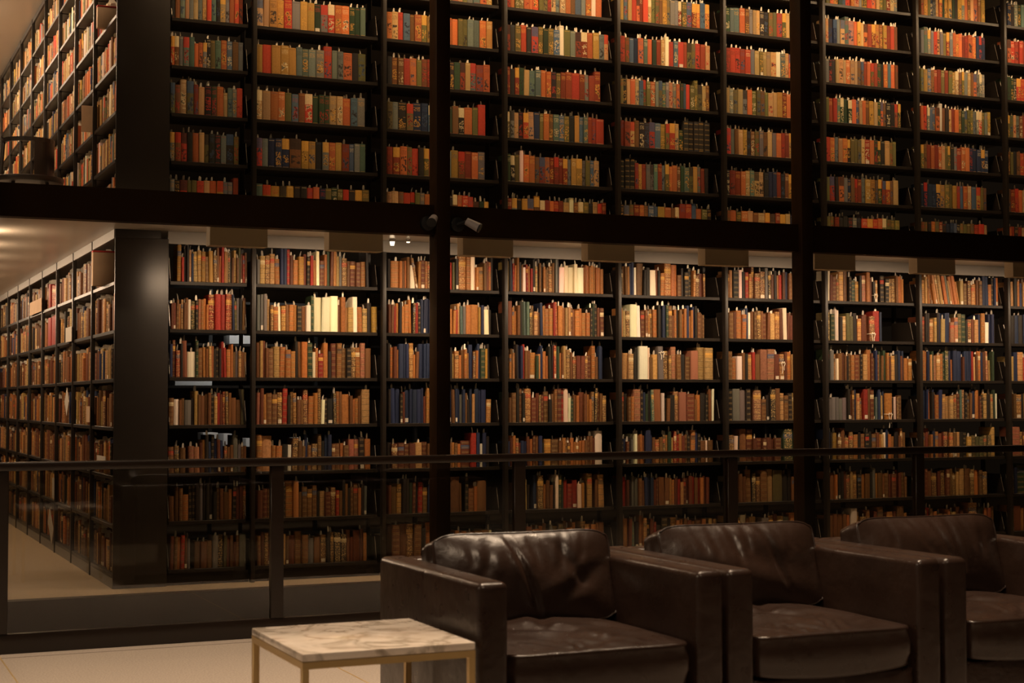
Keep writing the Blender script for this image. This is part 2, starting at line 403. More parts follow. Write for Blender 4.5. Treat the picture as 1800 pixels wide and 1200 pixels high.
def sidebay(y0, z0, zs, label, group, header):
    o = empty('bookcase', (XL, y0, z0)); tag(o, label, 'bookcase', group); w = SIDE
    sm = MB().box(0, .29, .014, w-.014, -.023, 0).mesh('shelf', M['steel'], .0015, 1)
    for z in zs: link('shelf', sm, o, (0, 0, z-.012))
    MB().box(-.008, .020, w-.012, w+.012, 0, 2.298).build('upright', M['steel'], o, bevel=.002)
    MB().box(.302, .312, 0, w, 0, 2.22).build('back_panel', M['steel'], o)
    if header: MB().box(-.004, .012, 0, w-.014, 2.240, 2.299).build('header', M['header'], o)
    else: MB().box(-.004, .012, 0, w-.014, 2.255, 2.299).build('header', M['steel'], o)
    MB().box(.0, .02, 0, w-.014, .0, zs[-1]-.036).build('plinth', M['header'], o)
    return o
for t, (z0, zs, nm) in enumerate(((ZL, SHZ, 'lower'), (ZU, SHU, 'upper'))):
    for k in range(9):
        sidebay(k*SIDE, z0, zs, 'steel bookcase bay of the %s side range, %s bay behind the corner panel' % (nm, ordn(k+1)), 'side range bays of the %s tier' % nm, t == 0)
for t, (z0, zt, nm) in enumerate(((ZL, 2.246, 'lower'), (ZU, 2.298, 'upper'))):
    o = empty('end_panel', (XL, 0, z0)); tag(o, 'tall dark steel end panel at the corner of the %s stacks' % nm, 'end panel')
    MB().box(0, XR-XL, -.018, -.001, 0, zt).build('panel_face', M['panel'], o, bevel=.002)
    if not t: MB().box(0.002, XR-XL-.05, -.012, -.001, 2.247, 2.299).build('top_rail', M['steel'], o)

# ------------------------------------------------------------------ books
PAL = dict(r=(180, 70, 52), o=(190, 106, 64), t=(184, 148, 104), y=(176, 136, 70), g=(54, 70, 50), v=(110, 102, 62), b=(82, 100, 122), n=(46, 54, 80),
           k=(52, 48, 46), s=(118, 120, 116), w=(232, 214, 188), m=(138, 62, 44), p=(196, 138, 114), e=(94, 114, 104), u=(122, 84, 54), z=(48, 45, 42))
NAME = dict(r='red', o='orange-brown', t='tan', y='mustard', g='dark green', v='olive', b='blue', n='navy', k='blackish', s='grey', w='cream', m='dark red', p='pinkish', e='grey-green', u='brown', z='black ribbed')
PALL = dict(PAL); PALL.update(o=(172, 110, 58), t=(182, 142, 90), u=(118, 80, 47), m=(108, 60, 40), r=(156, 48, 38), k=(44, 38, 33), y=(172, 126, 58), v=(92, 84, 54), n=(38, 46, 72), p=(160, 104, 80), s=(110, 104, 98))
ORN = [(225, 170, 80), (60, 50, 45), (235, 215, 170), (225, 170, 80), (190, 60, 45), (70, 90, 120)]
rnd = random.Random(7)
ALL = []      # every book: dict
def fill(s, x0, x1, tier, bayname, row, side, z, org, key, lb_at):
    toks = re.findall(r"([A-Za-z_])(['+,/]*)", s)
    ws = []
    for c, m in toks:
        w = 1.0 if c.isupper() else (.78 if tier else .58)
        if c == '_': w = .7
        if '+' in m: w *= 1.55
        ws.append(w*rnd.uniform(.88, 1.12))
    tot = sum(ws); sc = (x1-x0)/tot; x = x0; idx = 0; prev = None
    for (c, m), w in zip(toks, ws):
        w *= sc
        if c == '_': x += w; continue
        idx += 1
        if tier: h = .196*rnd.uniform(.965, 1.035); d = rnd.uniform(.125, .145)
        else: h = .205*rnd.uniform(.90, 1.08); d = rnd.uniform(.13, .17)
        if "'" in m: h = (.228 if tier else .240)*rnd.uniform(.97, 1.03)
        if ',' in m: h = (.165 if tier else .172)*rnd.uniform(.94, 1.05)
        lean = .17 if '/' in m else (rnd.choice((0, 0, 0, rnd.uniform(-.02, .02))) if tier else rnd.choice((0, 0, rnd.uniform(-.03, .03))))
        pal = (PAL if tier else PALL)[c.lower()]
        j = rnd.uniform(.88, 1.1); jc = [rnd.uniform(.95, 1.05) for _ in range(3)]
        col = s2l([min(250, p*j*q) for p, q in zip(pal, jc)])
        orn = s2l(rnd.choice(ORN))
        if tier: st = rnd.random()
        else: st = rnd.random() if c.isupper() or rnd.random() < .4 else .1
        if c.lower() in 'w' or (c.lower() in 'ns' and not tier): st = .05
        if c.lower() == 'z': st = -1.0
        dy = rnd.uniform(.020, .032) if tier else rnd.uniform(.018, .045)
        slips = []
        if side or rnd.random() < (.72 if tier else .5):
            for _ in range(1 if rnd.random() < .8 else 2):
                slips.append((rnd.uniform(.3, .7), rnd.uniform(.004, .03) if not side else .03, rnd.uniform(.010, .016) if not side else rnd.uniform(.03, .06), rnd.uniform(.020, .040), rnd.uniform(-.35, .35) if not side else rnd.uniform(-.1, .1), math.radians(rnd.uniform(10, 75) if not side else rnd.uniform(80, 95))))
        ALL.append(dict(x=x, w=w*.965, h=h, d=d, lean=lean, col=col, orn=(*orn, st), dy=dy, seed=rnd.random(), slips=slips, c=c.lower(), big=c.isupper(),
                        tall=("'" in m), short=(',' in m), idx=idx, tier=tier, side=side, z=z, org=org, at=lb_at, prev=prev, kind='cloth' if tier else ('black' if False else 'leather')))
        prev = c.lower(); x += w
UPPER = """
0;-1;-0.550;-0.096;skRvevnTtOYssm
0;0;-0.550;-0.068;kuSt,s,t,s,t,rE'kTsOrm
0;1;-0.550;-0.066;rusEEo,o,s,kvEOBUs
0;2;-0.550;-0.068;vuT'V'mTKgOt,esR
0;3;-0.550;-0.094;suRkOtvkKsKv
0;4;-0.550;-0.096;skRvvRTOYssm'
1;-1;0.020;0.784;RvYYsBtOGsRoUge
1;0;0.022;0.793;TtYYRSYYGSROOgge
1;1;0.023;0.798;yRYYYeeSSR'ssOkV
1;2;0.025;0.790;tTOOVBURgggTtOBS
1;3;0.026;0.795;rsNNNU+YYKSOYMbse
1;4;0.027;0.825;eYYvYkkronvgvrkYV
2;-1;0.951;1.750;oTtBrOeYRkgOtvSEOY
2;0;0.951;1.750;oTrBuOvYRkOOvvSEOY
2;1;0.952;1.732;kuuROvumvkYkGmteMO
2;2;0.952;1.696;vsKvNNBtegukOvR'
2;3;0.953;1.691;mMOvRkvokbsYUMOS
2;4;0.953;1.717;tTuRgvsOBkkkuoRRO,g,s,
3;-1;1.862;2.632;rovvOoRvvmtsTOuBsOwO
3;0;1.852;2.688;mkVRkRvgVBw'VSMMOYst
3;1;1.852;2.620;mkmgTEEOOkvMMR+MsMM'
3;2;1.856;2.647;vstkRTNvOuEBVKybemmR+
3;3;1.855;2.607;gkvw'OOuMOmmmmsYYsvbT
3;4;1.859;2.663;mskYOU'mmoRmTw'uYVktum
4;-1;2.785;3.562;YbtRomRtvvuYvSsmVBMoBO
4;0;2.783;3.560;MubnOeOgMtw'RBRmVvRMt
4;1;2.781;3.552;vktOtBvvOsvesTsogbRVv'Vtu
4;2;2.780;3.555;mMtuKKRBYvRtg,Z'Z'Z'Z'Z'
4;3;2.778;3.543;Z'Z'Z'mymssemsvoOugEvYsmK
4;4;2.777;3.565;kYvMouBsYOuoM'M'b'OVk
5;-1;3.705;4.464;geEOusttkkvvRvtgoTR
5;0;3.702;4.483;MRRMRsTvttTwEtOmMOs
5;1;3.700;4.468;tsvTsovvuvTtYmoBbYu
5;2;3.697;4.454;RsutykuvsutsOmmtOsO
5;3;3.694;4.472;kMMoteTtknnmkuyvYus
5;4;3.692;4.447;uOvOtuToTmYtnkru
6;-2;4.641;5.337;voYgbRoTsYROtvvmts
6;-1;4.632;5.333;tNNsTE'P+oYtOMMYuYMRu
6;0;4.628;5.334;skktTtOTtUumOvMGkObOu
6;1;4.625;5.352;vMReGGGObtOUYTgouKKug
6;2;4.621;5.308;ROstOkvvvtROggkTvv
6;3;4.623;5.321;vRkOsnummsYYugmMuT
6;4;4.619;5.333;vvmkkksK'RRRovvvv
7;-2;5.572;6.234;uYvnstogYYgkYsOutOuY
7;-1;5.568;6.234;sE'ssRtsvmsoOomMOOnnn
7;0;5.563;6.223;vYBUMMVMVYTuvSTuOsss
7;1;5.558;6.284;oRsbbOw'uKtmOvgvvvssRvsY
7;2;5.554;6.254;vuMOMOtvvksMOONNNNN
7;3;5.549;6.231;nNNNNYVvYRbOTBYvu
7;4;5.544;6.231;uvkovmkNnbkvvvuRRt
8;-3;6.482;7.107;voYgbRoTsYROt
8;-2;6.477;7.114;nksgevtuYsMuoTse
8;-1;6.471;7.107;ORMRmOROtsvMuoTkt
8;0;6.466;7.101;GgkRRMotuvYSkTMuv
8;1;6.460;7.095;vvtsuMotRvYSkTMuv
8;2;6.454;7.088;uvkuRvotgvYSkTMuO
8;3;6.449;7.082;uMROttvgnsYuoTMuv
8;4;6.443;7.076;OmkMTsvotuvYkkTMu
"""
LOWER = """
0;1;-0.494;-0.030;Y'r,kk'tnTTYU,YU,u'o,r'otkku,tu,v'mru
0;2;-0.537;-0.030;m,m,uo,tu,uwGkpooo,R'+R'+R'R'r'n'vskum
0;3;-0.542;-0.030;nm'R,kM'W,+g'Uootokkkr'rOou,s,t,u,t,
0;4;-0.548;-0.030;U,W,u,u,S,+k,tuUuuktrmruuU,U,v'k'/
0;5;-0.542;-0.030;U,U,U,_P,P,mok'nk'nmnm,u,u,S's,u,u,
0;6;-0.536;-0.030;U,uuO,k'k'k's'k'k'k'kuuU,okmmm
0;7;-0.534;-0.030;muorus_U,U,U,SKvmum,uS
1;1;0.037;0.821;s,TUTO,n'n'r'mO,Ymkro,w'M,og'm'o'tsUu,M,M,O,k'
1;2;0.039;0.884;s's's'tu,O,w,Y,u,O,o,K,U,W,g'W'+W'+W'+uO't,T,W'O,T,KY,
1;3;0.036;0.839;u't'm'uUTOOO,k'u'O'G'w,oR,O'k,M'U'UKUOP'U
1;4;0.038;0.831;pm'oUUUR'kuou,u,M'Oou'w,k,K,kouO+uo,o,uT'+
1;5;0.039;0.836;O'T'+o,O,K,w,Uuu,n'u,U,u'kn'n'u,U,o,U,PPKO
1;6;0.045;0.812;MMuukUkO'+O'u,UUUk,T,M,Mr,u,k'ukuUoks
1;7;0.046;0.812;umumokutuMUUS,U,UkuKKum,Mmo
2;1;0.962;1.761;kO+ououW,u/oMoMOW'mumrvkO'+O'W'o,O,umok'
2;2;0.963;1.742;murokoOo'krkn'n'n'n'mns'umbO,o,r,tesOO+ynW,k,
2;3;0.963;1.733;k'omoN'n'n'O'o,uN'n'N'n'ooN'bO'kt,Oo,uoo,N'mon'Gyk'
2;4;0.963;1.733;k'N'N'kmN'n'N'N'n'mo'o'r,RNttN'u'n'n'sn'uk,n'tN'n'N'O,
2;5;0.964;1.723;k,M,M,M,M,T,M,U,no,u,o,u,o,u,o,M+R'n'w,n'k
2;6;0.964;1.701;mUYk'k'gmkRU,nk'krtn'nU'+u_k'U,o,U+
2;7;0.989;1.745;U'U'U'U'kO'W'U,N,o,u,o,U,U,U,w,
3;1;1.858;2.642;tk'nroo'kuW,ror,k'tk'ukou,uOus'k'W+WW+WW+oooooooOO
3;2;1.858;2.640;M'+oo,uk'g'e'e'kuP,u,n'oOOr'r'OottuuOoO,O,kg'k'mM
3;3;1.857;2.634;ko,utk'n'n'r'uuO+g,t,n'Oo,k'k'r'g'g'out'UuM,M,M,M,M,O'U,n'n'
3;4;1.856;2.661;gu,Uk'u'kO'+M,mumUk,uu'M'r'W'w,g',uoMuoo,uk'muU
3;5;1.856;2.627;n,moum,n',n',momunk,Y+U+u,ou,u,oo,o,o,o,u,uumW'+
3;6;1.922;2.644;uUtk,_n'U'o,uu,kw'g'g'rR,Rw,o,k,T'_uT'
3;7;1.921;2.642;UUMo,O,ouk,sVVuo,o,oU,TTOuU
4;1;2.779;3.511;kuuon'n'wU'+kKW+mkO,O'+O'+U,kKKoM,M,m,
4;2;2.777;3.504;oTUW'+W'Muo,UOk'kn'n'g'U'u,okuo,on'o,on'k'Uuu,
4;3;2.776;3.572;uTTkk'W'+w'u,TS'Uu,P'UKU,P+T'+T'+
4;4;2.774;3.579;Uku,oP'+k'ngk'e'U'+wk,u,KPP+M+u,OKku'w'
4;5;2.773;3.572;k,nm,ks,wuouN'n'uO,ukog'tr'romukO'n'kU,w,U,
4;6;2.771;3.529;krmkssuunn'nmmUUoomrt,mmmruromm
4;7;2.769;3.587;komeko'okmrk,KkTooumuMou,tu
5;1;3.703;4.415;utKwkrom'UMs'kmkormnuoMU
5;2;3.700;4.439;kUmOOn'wuuUuMuTOM'W'mMMMU
5;3;3.698;4.446;UO,W,ukTrUP'+P'+MOmOtKKU
5;4;3.695;4.453;K'S'+S'+K'_P'+U,kK'U'TUKTUeK
5;5;3.693;4.428;UwkU'M'm,M,m,M,m,M,g,G'+G'K'o
5;6;3.690;4.425;vvvuuU'kmU'T'V'+Kk'UmO
5;7;3.687;4.422;TTWuT_SUmTSOuM
6;1;4.614;5.378;W'mMu,T'U'kG,Y,kPO'mk,o,_KKtUuOo
6;2;4.610;5.159;VGw'W'kTVVKO,mMM+R'+n'
6;3;4.607;5.437;G'S'tw,UmukuOMukTO'mu,n'ug'ug'omTKn'mn'O,O,
6;4;4.608;5.336;S,S,S,S,S,k'mu'n'tO,R'u'M'g,e,n'tn'O+k,w,u,U
6;5;4.605;5.371;N'kYU,U'O,UOkUKkUmotwn'oO,Ku,o'u
6;6;4.601;5.384;UUokK'mMtUKOUks'oUuUmMmmUu,
6;7;4.598;5.374;UuUuoW'uU,u_mU'uOmU'o
7;1;5.549;6.356;Oto'u/o/o,/t'/t'/t'/t'/k'/O'/s'/t/O'/O'/o/TU,MO,o,uUN'N'O,k'n'O'
7;2;5.544;6.308;Mk'k'Otk'n'Tn'n'P,PV'G'kMmTn'O'W,n'n'k
7;3;5.540;6.279;O'o'n'tg'PTOg'G'n'o,N'n'N'mn'N'n'r'tuO'n'M'P't,g'
7;4;5.535;6.309;kn'n'O'kn'ON'TTTUMe'P'kUuN'O'mkTKtg'w
7;5;5.531;6.280;UM'onOMMkOUtKKY,V,V,V,V,V,T'
7;6;5.526;6.197;MUMmUmuUtTUUOuU
7;7;5.521;6.269;UrtoU,u,oT,um_P'+kgomu
8;1;6.471;7.148;tk'onTP'uMmOKtoUumn
8;2;6.465;7.142;k'n'k'n'uUomTKnto
8;3;6.460;7.136;tn'T'rMuokTmUnOu
8;4;6.454;7.129;muOkTMoUtKumsonT
8;5;6.448;7.123;P'+oMuTkomUuOtK
8;6;6.443;7.117;k'nG'+G'+uMoTkmUO
8;7;6.437;7.110;uMomTkuOUtsmK
"""
def rows(txt, tier):
    for ln in txt.strip().splitlines():
        b, r, a, e, s = ln.split(';'); b = int(b); r = int(r)
        if tier: z = 3.9162-.20848-.31483*r; row = 5-r; where = '%s shelf up' % ordn(row) if row > 1 else 'lowest shelf'
        else: z = SHZ[r-1]; where = '%s shelf down' % ordn(r)
        at = 'from left, %s, %s' % (where, (('narrow upper corner bay' if tier else 'narrow lower corner bay') if b == 0 else ordn(b)+(' upper bay' if tier else ' lower bay')))
        fill(s, float(a), float(e), tier, b, r, False, z, None, None, at)
rows(UPPER, 1); rows(LOWER, 0)
# the side range: spines face the side aisle
for tier, zs, z0 in ((0, SHZ, ZL), (1, SHU, ZU)):
    for k in range(9):
        for r, z in enumerate(zs):
            n_ = rnd.randint(15, 21)
            pool = 'uUomMkoOtuUkmnuutT' if not tier else 'tToOrsvTuUnwtTosvY'
            s = ''.join(rnd.choice(pool)+rnd.choice(["'", '', '', '', ',', '']) for _ in range(n_))
            if (not tier) and (k, r) == (3, 0): s = "mu,"+"R"*6+"kU,"
            if (not tier) and (k, r) == (3, 1): s = "ouR'+R'+R'+tk"
            a = .03; e = SIDE-.02-rnd.uniform(0, .05)
            if (tier, k, r) in ((0, 0, 0), (1, 0, 2)): e = SIDE-.52; s = s[:12]
            if (tier, k, r) == (1, 0, 4) or (tier, k, r) == (1, 1, 4): a = .10
            at = 'along the %s shelf %s, %s bay of side range' % (ordn(r+1 if not tier else 7-r), 'down' if not tier else 'up', ordn(k+1))
            fill(s, a, e, tier, k, r, True, z0+z-.012, (k+1)*SIDE, None, at)

def frame_of(B):
    "origin and rotation of a book"
    if not B['side']: return Vector((B['x'], B['dy'], B['z'])), 0.0
    return Vector((XL+B['dy'], B['org']-B['x'], B['z'])), -math.pi/2
def geo(B):
    "shared-vertex cover, page block and slips in local space: x across the spine, y into the shelf, z up"
    w, h, d = B['w'], B['h'], B['d']; r = min(.28*w, .009)*(0.6 if B['tier'] else 1); t = min(.0028, w*.12)
    out = [(0, d), (0, r), (.16*w, r*.35), (.5*w, 0), (.84*w, r*.35), (w, r), (w, d), (w-t, d), (w-t, r*1.6), (t, r*1.6), (t, d)]
    us = [-1, 0, .16, .5, .84, 1, -1, -1, -1, -1, -1]
    k = len(out); v = [(p[0], p[1], 0) for p in out]+[(p[0], p[1], h) for p in out]
    f = []; loc = []
    for i in range(k):
        j = (i+1) % k; f.append((i, j, k+j, k+i))
        if 1 <= i <= 4: a, b = us[i], us[j]
        else: a = b = -1
        loc += [(a, 0), (b, 0), (b, 1), (a, 1)]
    f.append(tuple(range(k))[::-1]); loc += [(-1, 0)]*k
    f.append(tuple(range(k, 2*k))); loc += [(-1, 1)]*k
    pb = MB().box(t, w-t, r*1.6+.0004, d-.004, .003, h-.0035)
    return v, f, loc, pb
def slip_mb(B, sl):
    "thin bent strip of paper standing out of the top of a book, turned by az about the upright"
    fx, y, ww, hh, ln, az = sl; w, h = B['w'], B['h']; m = MB(); x = fx*w; y += .014
    ca, sa = math.cos(az), math.sin(az); ww = min(ww, .9*w/max(.05, ca)) if ca > .3 else ww
    tip = ww*.3
    P = [(-ww/2, -.006), (ww/2, -.006), (ww/2, hh*.55), (ww/2-tip*.3, hh), (-ww/2+tip, hh*1.05), (-ww/2, hh*.55)]
    for sgn in (-.0004, .0004):
        for a, z in P:
            off = ln*max(0, z)*(.5+max(0, z)*12)
            m.v.append((x+a*ca-(off+sgn)*sa*-1, y-a*sa+(off+sgn)*ca, h+z))
    k = len(P); m.f += [tuple(range(k)), tuple(range(k, 2*k))[::-1]]+[(i, (i+1) % k, k+(i+1) % k, k+i) for i in range(k)]
    return m
def tilt(B, p):
    if not B['lean']: return p
    a = -B['lean']; x, y, z = p; return (x+z*math.sin(a), y, z*math.cos(a))
def add_attrs(me, locs, cols, orns):
    a = me.attributes.new('loc', 'FLOAT_VECTOR', 'CORNER'); a.data.foreach_set('vector', np.asarray(locs, dtype=np.float32).ravel())
    a = me.attributes.new('col', 'FLOAT_COLOR', 'CORNER'); a.data.foreach_set('color', np.asarray(cols, dtype=np.float32).ravel())
    a = me.attributes.new('orn', 'FLOAT_COLOR', 'CORNER'); a.data.foreach_set('color', np.asarray(orns, dtype=np.float32).ravel())
# which books show largest: area of the spine seen from the camera
def shown(B):
    o, rz = frame_of(B); c = o+Vector((0, 0, B['h']/2))
    c += Vector((B['w']/2, 0, 0)) if not B['side'] else Vector((0, -B['w']/2, 0))
    dv = c-CAM; dd = dv.dot(FW); px = 900+FPX*dv.dot(RT)/dd; py = 600-FPX*dv.dot(UP)/dd
    nrm = Vector((0, -1, 0)) if not B['side'] else Vector((-1, 0, 0))
    ar = B['w']*B['h']*abs(nrm.dot(dv.normalized()))/dd**2*FPX**2
    ok = 4 < px < 1796 and 4 < py < 1190
    if 742 < px < 794 or 1384 < px < 1432: ok = False
    if py > 330+px*.052-18 and B['tier']: ar *= .3
    if not B['tier']:
        if py > 905 and px > 680: ar *= .3
        if 795 < py < 835: ar *= .6
        for q in (486, 912, 1286, 1615):
            if py > 810 and abs(px-q) < 16: ok = False
    return ar if ok else 0
picked = set()
for kind in ('cloth', 'leather'):
    c = sorted(((shown(B), i) for i, B in enumerate(ALL) if B['kind'] == kind), reverse=True)
    picked |= {i for a, i in c[:300] if a > 0}
TIES = {}
for (x_, z_, n_) in ((3.118, 1.60, 0), (5.086, 2.03, 1), (5.032, 1.72, 2), (5.836, .80, 3), (4.18, 1.48, 1), (5.224, 1.08, 2)):
    c = [(abs(B['x']+B['w']/2-x_), i) for i, B in enumerate(ALL) if not B['tier'] and not B['side'] and 0 < z_-B['z'] < .30]
    if c: TIES[min(c)[1]] = (n_, z_); picked.add(min(c)[1])
while sum(ALL[i]['kind'] == 'leather' for i in picked) > 300:
    picked.remove(min((shown(ALL[i]), i) for i in picked if ALL[i]['kind'] == 'leather' and i not in TIES)[1])
GROUP = {'cloth': 'decorated cloth books on the upper tier', 'leather': 'old leather and board books on the lower tier'}
mass = {k: dict(v=[], f=[], loc=[], col=[], orn=[], mi=[]) for k in GROUP}
used = {}
for i, B in enumerate(ALL):
    v, f, loc, pb = geo(B); org, rz = frame_of(B); k = B['kind']
    if i in picked:
        me = bpy.data.meshes.new(k+'_book'); me.from_pydata([tilt(B, p) for p in v], [], f); me.update()
        n = len(loc); add_attrs(me, [(a, b, B['seed']) for a, b in loc], [(*B['col'], 1)]*n, [B['orn']]*n)
        me.materials.append(M[k])
        o = link(k+'_book', me, None, org); o.rotation_euler = (0, 0, rz)
        size = 'tall' if B['tall'] else 'short' if B['short'] else 'thick' if B['w'] > .045 else 'thin' if B['w'] < .02 else ''
        if B['lean'] > .1: size = 'leaning'
        mt = 'cloth' if k == 'cloth' else 'pale-bound' if B['c'] == 'w' else 'plain-bound' if B['c'] in 'nsgvy' else 'leather'
        lb = ('%s %s %s book, %s %s' % (size, NAME[B['c']], mt, ordn(B['idx']), B['at'])).strip()
        tag(o, lb, 'book', GROUP[k]+(' of the side range' if B['side'] else ''))
        pb.v = [tilt(B, p) for p in pb.v]; pb.build('page_block', M['page'], o)
        for sl in B['slips']:
            sm = slip_mb(B, sl); sm.v = [tilt(B, p) for p in sm.v]
            sm.build('paper_slip', M['paper' if B['tier'] or B['seed'] < .3 else 'slip'], o)
        if i in TIES:      # white cotton tape tied round the boards, with hanging ends
            n_, z_ = TIES[i]; zz = min(B['h']*.8, z_-B['z']); w = B['w']; tm = MB(); r_ = .0022
            loop = [(-.001, .06), (-.001, -.002), (w/2, -.006), (w+.001, -.002), (w+.001, .06)]
            for p, q in zip(loop, loop[1:]): tm.tube((p[0], p[1], zz), (q[0], q[1], zz), r_, seg=6)
            for sg, ln in ((-1, .050+.03*(n_ % 3)), (1, .035+.02*n_)):
                P = [(w/2, -.007, zz), (w/2+sg*.010, -.012, zz+.012), (w/2+sg*.016, -.013, zz-.004), (w/2+sg*.006, -.012, zz-.5*ln), (w/2+sg*.010, -.011, zz-ln)]
                for p, q in zip(P, P[1:]): tm.tube(p, q, r_, seg=6)
            tm.build('fabric_tie', M['paper'], o)
    else:
        if B['x'] is None: continue
        D = mass[k]; ca, sa = math.cos(rz), math.sin(rz)
        def put(vs, fs, mi, lc):
            n0 = len(D['v'])
            for p in vs:
                x, y, z = tilt(B, p); D['v'].append((org.x+x*ca-y*sa, org.y+x*sa+y*ca, org.z+z))
            for q in fs:
                D['f'].append(tuple(n0+a for a in q)); D['mi'].append(mi)
            D['loc'] += lc; D['col'] += [(*B['col'], 1)]*len(lc); D['orn'] += [B['orn']]*len(lc)
        put(v, f, 0, [(a, b, B['seed']) for a, b in loc])
        put(pb.v, pb.f, 1, [(-1, 0, 0)]*24)
        for sl in B['slips']:
            sm = slip_mb(B, sl); put(sm.v, sm.f, 2 if B['tier'] or B['seed'] < .3 else 3, [(-1, 0, 0)]*sum(len(q) for q in sm.f))
for k, D in mass.items():
    me = bpy.data.meshes.new(k+'_books'); me.from_pydata(D['v'], [], D['f']); me.update()
    add_attrs(me, D['loc'], D['col'], D['orn'])
    for m_ in (M[k], M['page'], M['paper'], M['slip']): me.materials.append(m_)
    me.polygons.foreach_set('material_index', D['mi'])
    o = link(k+'_books', me)
    tag(o, 'further rows of smaller looking %s' % ('decorated cloth books on the upper tier shelves' if k == 'cloth' else 'old leather books on the lower tier shelves'), 'books', GROUP[k], 'stuff')

# boxes and loose papers standing out of the side range
def boxfile(loc, w, d, h, label):
    o = empty('archive_box', loc); tag(o, label, 'box')
    MB().box(0, d, 0, w, 0, h).build('box_body', M['tan'], o, bevel=.002)
    MB().box(-.001, d+.001, -.001, w+.001, h+.0002, h+.012).build('box_lid', M['red'], o, bevel=.001)
boxfile((XL-.067, .44, SHZ[0]-.0115), .055, .20, .224, 'large tan box with red top edge on top shelf of lower side range')
boxfile((XL-.052, .43, ZU+SHU[2]-.0115), .050, .18, .140, 'tan box with red top near the corner, on a high shelf of upper side range')
o = MB().box(-.080, .06, .0, .004, 0, .185).build('board', M['tan'], loc=(XL, .905, ZU+SHU[4]-.0115))
tag(o, 'plain tan board leaning against the upper side range books', 'board')

# sheets and cards pinned among the side range books
for (y, z, w, h, rot, col, lb) in ((1.72, 1.64, .30, .11, 0, 'card', 'pale pinkish sheet standing out of the second shelf down, side range'), (3.45, 1.955, .80, .115, 0, 'tan', 'wide tan card across the top shelf, fourth side bay'),
        (1.86, 1.115, .15, .15, .785, 'card', 'diamond-turned white card in the fourth shelf down, side range'), (.84, 1.05, .15, .11, 0, 'tan', 'small beige card on a book in the fourth shelf down, first side bay'),
        (.18, .775, .34, .06, 0, 'card', 'long low grey card at the foot of the fifth shelf row, by the corner panel'), (2.62, .125, .28, .15, .6, 'card', 'turned grey card in the lowest shelf of the third side bay'), (2.58, .43, .10, .16, 0, 'card', 'narrow upright white card in the sixth shelf row of the third side bay')):
    o = MB().box(-.002, .002, -w/2, w/2, -h/2, h/2).build('card', M['tan' if col == 'tan' else 'slip'], loc=(XL-.016, y+w/2, z+h/2)); o.rotation_euler = (rot, 0, 0); tag(o, lb, 'card')

# ------------------------------------------------------------------ armchairs
def pillow(w, h, t, folds, seed, crown=1.0, box=.5, walls=False):
    "closed puffy cushion: x across 0..w, y up 0..h, z thickness; front face +z carries the folds"
    r = random.Random(seed); nx, ny = 72, 56; v = []; f = []
    ph = [(r.uniform(2, 6), r.uniform(2, 6), r.uniform(0, 6.3), r.uniform(.2, 1)) for _ in range(6)]
    def prof(a): return max(0.0, 1-abs(2*a-1)**(2.6 if walls else 3.2))**(.9 if walls else .55)
    for side in (1, -1):
        for j in range(ny+1):
            for i in range(nx+1):
                a, b = i/nx, j/ny
                e = prof(a)*prof(b)
                z = t/2*(box+(1-box)*e*crown) if walls else t/2*(box*min(1, e*1.6)+(1-box)*e*crown)
                x = a*w; y = b*h
                # edges pull in between corners
                q8 = (abs(2*a-1)*abs(2*b-1))**7
                x += -.006*math.sin(math.pi*b)*(2*a-1)-.022*(2*a-1)*q8; y += -.006*math.sin(math.pi*a)*(2*b-1)-.022*(2*b-1)*q8
                if side > 0:
                    for (x0, y0, x1, y1, wd, am) in folds:
                        dx, dy = x1-x0, y1-y0; L = math.hypot(dx, dy); tt = ((a-x0)*dx+(b-y0)*dy)/L/L
                        ds = ((a-x0)*dy-(b-y0)*dx)/L
                        if -.15 < tt < 1.15:
                            fade = max(0, min(1, (tt+.15)*4))*max(0, min(1, (1.15-tt)*4))
                            q = ds/wd
                            z += am*fade*(-math.exp(-q*q)+.55*math.exp(-(q-1.7)**2)+.35*math.exp(-(q+1.7)**2))*e
                    z += .0025*e*sum(m*math.sin(p*a*3+q*b*2.2+o_) for p, q, o_, m in ph)
                v.append((x, y, z*side))
    n = (nx+1)*(ny+1)
    for s in (0, 1):
        for j in range(ny):
            for i in range(nx):
                q = s*n+j*(nx+1)+i; ff = (q, q+1, q+nx+2, q+nx+1); f.append(ff if s == 0 else ff[::-1])
    if walls:
        ring = [i for i in range(nx+1)]+[j*(nx+1)+nx for j in range(1, ny+1)]+[ny*(nx+1)+i for i in range(nx-1, -1, -1)]+[j*(nx+1) for j in range(ny-1, 0, -1)]
        m = len(ring); base = len(v); cx, cy_ = w/2, h/2
        for q in ring:      # a seam just under the rim, then the bulging side wall
            for fz, g in ((.93, 1.006), (.80, .994), (.3, 1.012), (-.3, 1.012), (-.80, .994)):
                x, y, z = v[q]; v.append((cx+(x-cx)*g, cy_+(y-cy_)*g, z*fz))
        for s_ in range(m):
            n_ = (s_+1) % m; A = [ring[s_]]+[base+s_*5+k for k in range(5)]+[n+ring[s_]]; B_ = [ring[n_]]+[base+n_*5+k for k in range(5)]+[n+ring[n_]]
            for k in range(6): f.append((A[k], A[k+1], B_[k+1], B_[k]))
    rim = [v[i] for i in ring] if walls else []
    return v, f, rim
def leather_obj(name, v, f, parent, M4):
    me = bpy.data.meshes.new(name); me.from_pydata([tuple(M4 @ Vector(p)) for p in v], [], f)
    bm = bmesh.new(); bm.from_mesh(me); bmesh.ops.remove_doubles(bm, verts=bm.verts, dist=.0006); bmesh.ops.recalc_face_normals(bm, faces=bm.faces); bm.to_mesh(me); bm.free()
    me.shade_smooth(); me.materials.append(M['hide']); return link(name, me, parent)
